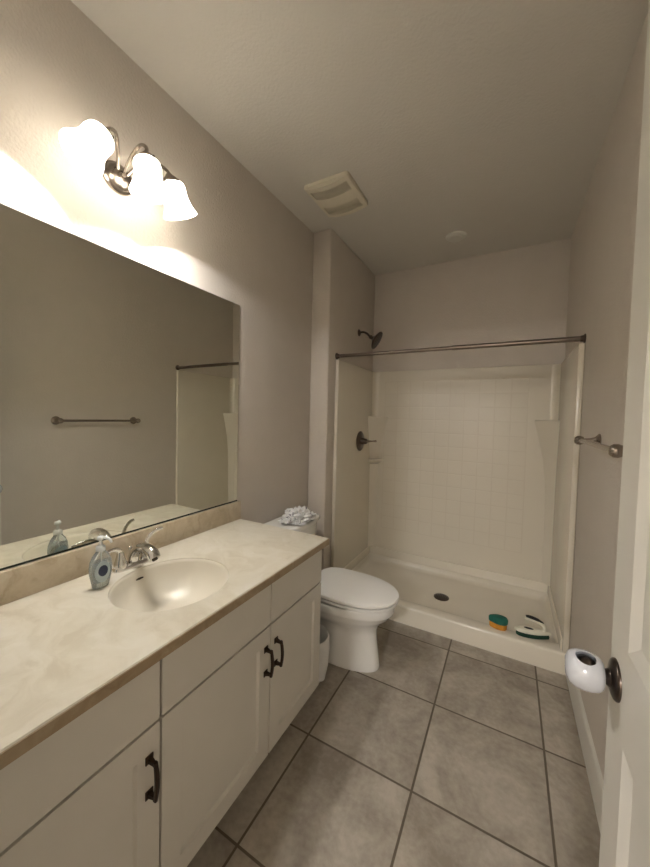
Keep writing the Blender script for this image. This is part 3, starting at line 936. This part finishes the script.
# valve
VYc, VZ = 2.812, 1.225
va = thing('shower_valve', 'dark bronze round shower valve trim with a lever on the stall side panel', 'shower valve', (XL, VYc, VZ))
bm = B(); lathe(bm, [(0.088, 0.0005), (0.088, 0.004), (0.084, 0.007), (0.040, 0.011), (0.034, 0.014), (0.0, 0.014)], (XL, VYc, VZ), (1, 0, 0), 48, sx=1, sy=1); part('valve_plate', bm, M_orb, va, smooth=35)
bm = B(); lathe(bm, [(0.030, 0.012), (0.030, 0.030), (0.026, 0.036), (0.024, 0.058), (0.018, 0.066), (0.0, 0.068)], (XL, VYc, VZ), (1, 0, 0), 32); vh = part('valve_hub', bm, M_orb, va, smooth=40)
bm = B(); tube(bm, [(XL + 0.05, VYc, VZ), (XL + 0.072, VYc + 0.008, VZ + 0.001), (XL + 0.100, VYc + 0.028, VZ + 0.002), (XL + 0.128, VYc + 0.044, VZ + 0.003)], [0.014, 0.010, 0.0065, 0.0085], 14)
sphere(bm, (XL + 0.128, VYc + 0.044, VZ + 0.003), 0.0105)
part('lever', bm, M_nickel, vh, smooth=60, label='shiny metal lever')

# towel bar on the right wall
tb = thing('towel_bar', 'brushed nickel towel bar with ball ends on the wall between door and shower', 'towel bar', (W, 1.58, 1.36))
TX, TZ = W - 0.072, 1.357
for y in (1.283, 1.893):
    bm = B()
    lathe(bm, [(0.032, 0.0005), (0.032, 0.005), (0.027, 0.009), (0.0165, 0.018), (0.0115, 0.034), (0.0095, 0.052), (0.0095, 0.060)], (W, y, TZ), (-1, 0, 0), 28)
    lathe(bm, [(0.010, 0.055), (0.0165, 0.058), (0.0205, 0.069), (0.0195, 0.080), (0.013, 0.089), (0.0, 0.092)], (W, y, TZ), (-1, 0, 0), 24)
    part('bar_post', bm, M_nickel, tb, smooth=50)
bm = B(); tube(bm, [(TX, 1.265, TZ), (TX, 1.911, TZ)], 0.0095, 18, smooth=False)
part('bar', bm, M_nickel, tb, smooth=40)

# ------------------------------------------------------------------ toilet
TY = 1.842
to = thing('toilet', 'white porcelain toilet with closed lid between the vanity and the shower', 'toilet', (0.42, TY, 0))
def egg(xb, xf, w, z, n=56, sq=0.35):
    """plan outline: round nose at xf, squarer back at xb"""
    xc = xb + (xf - xb) * 0.46
    out = []
    for i in range(n):
        t = 2 * math.pi * i / n
        c, s = math.cos(t), math.sin(t)
        if c >= 0:
            x = xc + (xf - xc) * abs(c) ** 0.94
            y = w * math.copysign(abs(s) ** 0.96, s)
        else:
            ex = 2 / (2 + 3 * sq)
            x = xc - (xc - xb) * abs(c) ** ex
            y = w * math.copysign(abs(s) ** ex, s)
        out.append((x, TY + y, z))
    return out
bm = B()
lv = [(0.24, 0.734, 0.106, 0.0005, 1.4), (0.24, 0.738, 0.108, 0.012, 1.4), (0.245, 0.734, 0.104, 0.03, 1.3), (0.245, 0.722, 0.098, 0.12, 1.2), (0.24, 0.714, 0.095, 0.19, 1.0), (0.225, 0.714, 0.102, 0.225, 0.8),
      (0.20, 0.730, 0.126, 0.258, 0.7), (0.175, 0.757, 0.157, 0.288, 0.6), (0.150, 0.788, 0.172, 0.315, 0.6), (0.142, 0.800, 0.178, 0.333, 0.6), (0.138, 0.807, 0.180, 0.338, 0.6), (0.136, 0.809, 0.181, 0.344, 0.6), (0.136, 0.809, 0.181, 0.378, 0.6), (0.139, 0.806, 0.178, 0.383, 0.6), (0.150, 0.780, 0.158, 0.386, 0.6)]
loft(bm, [egg(a, b_, w, z, sq=q) for a, b_, w, z, q in lv])
part('bowl', bm, M_ceram, to, smooth=50)
bm = B()
loft(bm, [egg(0.325, 0.812, 0.174, 0.3975), egg(0.314, 0.826, 0.185, 0.3985), egg(0.310, 0.829, 0.188, 0.404), egg(0.312, 0.827, 0.186, 0.4125), egg(0.325, 0.808, 0.172, 0.4145)])
part('seat', bm, M_seat, to, smooth=50)
bm = B()
loft(bm, [egg(0.322, 0.808, 0.172, 0.4210, sq=0.6), egg(0.304, 0.830, 0.189, 0.4220, sq=0.6), egg(0.300, 0.834, 0.192, 0.429, sq=0.6), egg(0.303, 0.830, 0.189, 0.437, sq=0.6), egg(0.318, 0.806, 0.171, 0.4415, sq=0.6), egg(0.40, 0.70, 0.08, 0.4440, sq=0.6)])
part('lid', bm, M_seat, to, smooth=50)
for s in (-1, 1):
    bm = B(); box(bm, 0.268, 0.312, TY + s * 0.075 - 0.020, TY + s * 0.075 + 0.020, 0.3885, 0.430, 0.008, 3)
    part('seat_hinge', bm, M_seat, to, smooth=50)
for s in (-1, 1):
    bm = B(); lathe(bm, [(0.013, 0.0), (0.013, 0.006), (0.009, 0.013), (0, 0.016)], (0.40, TY + s * 0.099, 0.018), (0, s * 0.5, 0.9), 18)
    part('bolt_cap', bm, M_ceram, to)
def dshape(x0, x1, w, z, bow, r=0.03):
    """tank plan: straight back, bowed front"""
    out = []
    n = 22
    for k in range(n + 1):
        t = -1 + 2 * k / n
        y = w * t
        x = x1 + bow * (1 - t * t)
        if abs(t) > 0.9: x -= r * ((abs(t) - 0.9) / 0.1) ** 2 * 0.8
        out.append((x, TY + y, z))
    out += [(x0, TY + w, z), (x0, TY - w, z)]
    return out
bm = B()
loft(bm, [dshape(0.016, 0.150, 0.205, 0.3885, 0.03), dshape(0.014, 0.168, 0.212, 0.43, 0.035), dshape(0.014, 0.190, 0.226, 0.715, 0.04), dshape(0.014, 0.190, 0.226, 0.7225, 0.04)])
part('tank', bm, M_ceram, to, smooth=45, bevel=0.004)
bm = B()
loft(bm, [dshape(0.012, 0.196, 0.232, 0.723, 0.042), dshape(0.009, 0.204, 0.238, 0.729, 0.044), dshape(0.009, 0.204, 0.238, 0.747, 0.044), dshape(0.012, 0.199, 0.234, 0.754, 0.042), dshape(0.03, 0.180, 0.215, 0.757, 0.038)])
part('tank_lid', bm, M_ceram, to, smooth=45)
bm = B()
lathe(bm, [(0.012, 0.0), (0.012, 0.006), (0.008, 0.012), (0, 0.013)], (0.206, TY - 0.16, 0.665), (1, 0, 0), 18)
tube(bm, [(0.216, TY - 0.16, 0.665), (0.222, TY - 0.13, 0.662), (0.230, TY - 0.085, 0.659)], [0.006, 0.0055, 0.007], 10)
part('flush_lever', bm, M_chrome, to)

# crumpled bag on the tank
def crumple():
    bm = B()
    bmesh.ops.create_icosphere(bm, subdivisions=5, radius=1.0)
    for v in bm.verts:
        p = v.co.copy()
        d = p.normalized()
        n = noise.noise(d * 1.7 + Vector((3, 1, 7))) * 0.30
        n += (abs(noise.noise(d * 3.1 + Vector((9, 2, 1)))) - 0.2) * 0.55
        n += (abs(noise.noise(d * 7.0 + Vector((1, 5, 2)))) - 0.2) * 0.20
        n += noise.noise(d * 14.0) * 0.02
        q = d * (1 + n)
        x = q.x * 0.092; y = q.y * 0.128; z = q.z * 0.066
        if z < 0: z *= 0.12
        v.co = Vector((0.158 + x * 0.95, 1.852 + y, 0.77 + z))
    zm = min(v.co.z for v in bm.verts)
    for v in bm.verts: v.co.z += 0.7578 - zm
    return bm
solo('crumpled_bag', crumple(), M_print, 'crumpled white plastic bag with dark print lying on the toilet tank lid', 'plastic bag', (0.158, 1.858, 0.758), smooth=25)

# ------------------------------------------------------------------ waste bin
WX, WY = 0.425, 1.582
wb = thing('waste_bin', 'small waste bin lined with a white bag between vanity and toilet', 'waste bin', (WX, WY, 0))
bm = B()
lathe(bm, [(0.0, 0.0), (0.068, 0.0), (0.071, 0.004), (0.098, 0.238), (0.096, 0.238), (0.069, 0.006), (0.0, 0.005)], (WX, WY, 0.0005), (0, 0, 1), 36)
part('bin', bm, M_bin, wb, smooth=40)
random.seed(4)
def liner():
    bm = B()
    n = 56
    prof = [(0.100, 0.055), (0.104, 0.075), (0.106, 0.11), (0.106, 0.16), (0.106, 0.21), (0.105, 0.243), (0.100, 0.249), (0.094, 0.243), (0.086, 0.18), (0.076, 0.09), (0.064, 0.03)]
    rings_ = []
    for k, (r_, h) in enumerate(prof):
        q = []
        for i in range(n):
            a = 2 * math.pi * i / n
            w = noise.noise(Vector((math.cos(a) * 3, math.sin(a) * 3, h * 6)))
            w2 = noise.noise(Vector((math.cos(a) * 7, math.sin(a) * 7, h * 9 + 4)))
            amp = 0.010 if k < 4 else (0.006 if k < 6 else 0.003)
            rr = r_ + amp * w + 0.5 * amp * w2
            hh = h + (0.045 * noise.noise(Vector((math.cos(a) * 1.6 + 5, math.sin(a) * 1.6, 0))) if k == 0 else 0) + (0.02 * w if k == 1 else 0)
            if k < 6: rr = max(rr, 0.1)
            q.append((WX + rr * math.cos(a), WY + rr * math.sin(a), hh))
        rings_.append(q)
    loft(bm, rings_, cap0=False, cap1=True)
    return bm
part('bin_liner', liner(), M_bag, wb, smooth=80, label='thin white plastic liner folded over the rim')

# ------------------------------------------------------------------ scrubbers on the curb
def half_drop(cx, cy, z, L_, w, rot, n=30):
    """pointed at one end, broad at the other"""
    out = []
    for i in range(n):
        t = 2 * math.pi * i / n
        c, s = math.cos(t), math.sin(t)
        x = L_ * c
        y = w * s * (0.75 + 0.25 * c) if c > 0 else w * s * (0.75 - 0.25 * abs(c) ** 1.2 * 1.0)
        if c < 0: y = w * 0.75 * s * (1 - 0.55 * abs(c) ** 1.5)
        out.append((cx + x * math.cos(rot) - y * math.sin(rot), cy + x * math.sin(rot) + y * math.cos(rot), z))
    return out
CZ = 0.1248
sp = thing('scrub_sponge', 'teal green and orange scrubbing sponge standing on the shower curb', 'sponge', (1.319, 2.412, CZ))
ry_ = math.radians(2)
def sponge_ring(z, k): return half_drop(1.319, 2.412, z, 0.050 * k, 0.034 * k, ry_)
bm = B(); loft(bm, [sponge_ring(CZ, 0.90), sponge_ring(CZ + 0.006, 0.98), sponge_ring(CZ + 0.028, 1.0), sponge_ring(CZ + 0.034, 0.97)])
part('sponge_base', bm, M_orange, sp, smooth=50, label='orange sponge')
bm = B(); loft(bm, [sponge_ring(CZ + 0.0345, 0.99), sponge_ring(CZ + 0.040, 1.08), sponge_ring(CZ + 0.062, 1.10), sponge_ring(CZ + 0.072, 1.0), sponge_ring(CZ + 0.076, 0.8)])
part('sponge_top', bm, M_teal, sp, smooth=50, label='teal green top')

br = thing('scrub_brush', 'white iron-shaped scrub brush with green bristles and black grip on the shower curb', 'brush', (1.49, 2.425, CZ))
rb = math.radians(13)
def brush_ring(z, k, l=1.0): return half_drop(1.505, 2.428, z, 0.092 * l * k, 0.036 * k, rb + math.pi)
bm = B(); loft(bm, [brush_ring(CZ, 0.97), brush_ring(CZ + 0.010, 0.99), brush_ring(CZ + 0.024, 0.95)])
part('bristles', bm, M_green, br, smooth=50, label='dark green bristles')
bm = B(); loft(bm, [brush_ring(CZ + 0.0245, 0.98), brush_ring(CZ + 0.027, 1.07), brush_ring(CZ + 0.036, 1.08), brush_ring(CZ + 0.043, 0.95), brush_ring(CZ + 0.046, 0.7)])
part('brush_body', bm, M_cream_pl, br, smooth=50)
def bl_(t, h, w=0): # along brush axis
    return (1.505 + math.cos(rb) * t - math.sin(rb) * w, 2.428 + math.sin(rb) * t + math.cos(rb) * w, CZ + h)
bm = B(); tube(bm, [bl_(0.056, 0.040), bl_(0.062, 0.060), bl_(0.050, 0.082), bl_(0.020, 0.096), bl_(-0.015, 0.107), bl_(-0.044, 0.110)], [0.011, 0.010, 0.011, 0.0115, 0.0115, 0.010], 14)
bh = part('brush_handle', bm, M_cream_pl, br, smooth=60)
bm = B(); tube(bm, [bl_(0.054, 0.090), bl_(0.022, 0.105), bl_(-0.012, 0.115), bl_(-0.040, 0.119)], [0.005, 0.0105, 0.0115, 0.008], 14)
part('grip_pad', bm, M_black, bh, smooth=60, label='black rubber grip')
bm = B(); loft(bm, [ellipse(*bl_(-0.022, 0.0462)[:2], CZ + 0.0465, 0.026, 0.011, 24), ellipse(*bl_(-0.022, 0.0462)[:2], CZ + 0.0485, 0.022, 0.008, 24)])
part('thumb_pad', bm, M_black, br, smooth=50, label='black thumb pad')

# ------------------------------------------------------------------ added fill light in the hall, out of view, to brighten the room
hl = thing('added_hall_fill', 'added round glowing fill light, unseen in the hall behind the doorway', 'fill light', (1.15, -3.3, H))
bm = B(); lathe(bm, [(0.15, 0.0005), (0.15, 0.02), (0.12, 0.05), (0.06, 0.07), (0, 0.075)], (1.15, -3.3, H), (0, 0, -1), 40)
part('fill_dome', bm, emis('hall_fill_glow', (0.86, 0.93, 1.0), 2.0), hl, smooth=50)  # glowing dome made up to go with the added fill
ld = bpy.data.lights.new('hall_fill_light', 'AREA'); ld.shape = 'DISK'; ld.size = 0.28; ld.energy = HALL_FILL_W; ld.color = HALL_FILL_COL
lo = bpy.data.objects.new('hall_fill_light', ld); C.objects.link(lo); lo.location = (1.15, -3.3, H - 0.09)
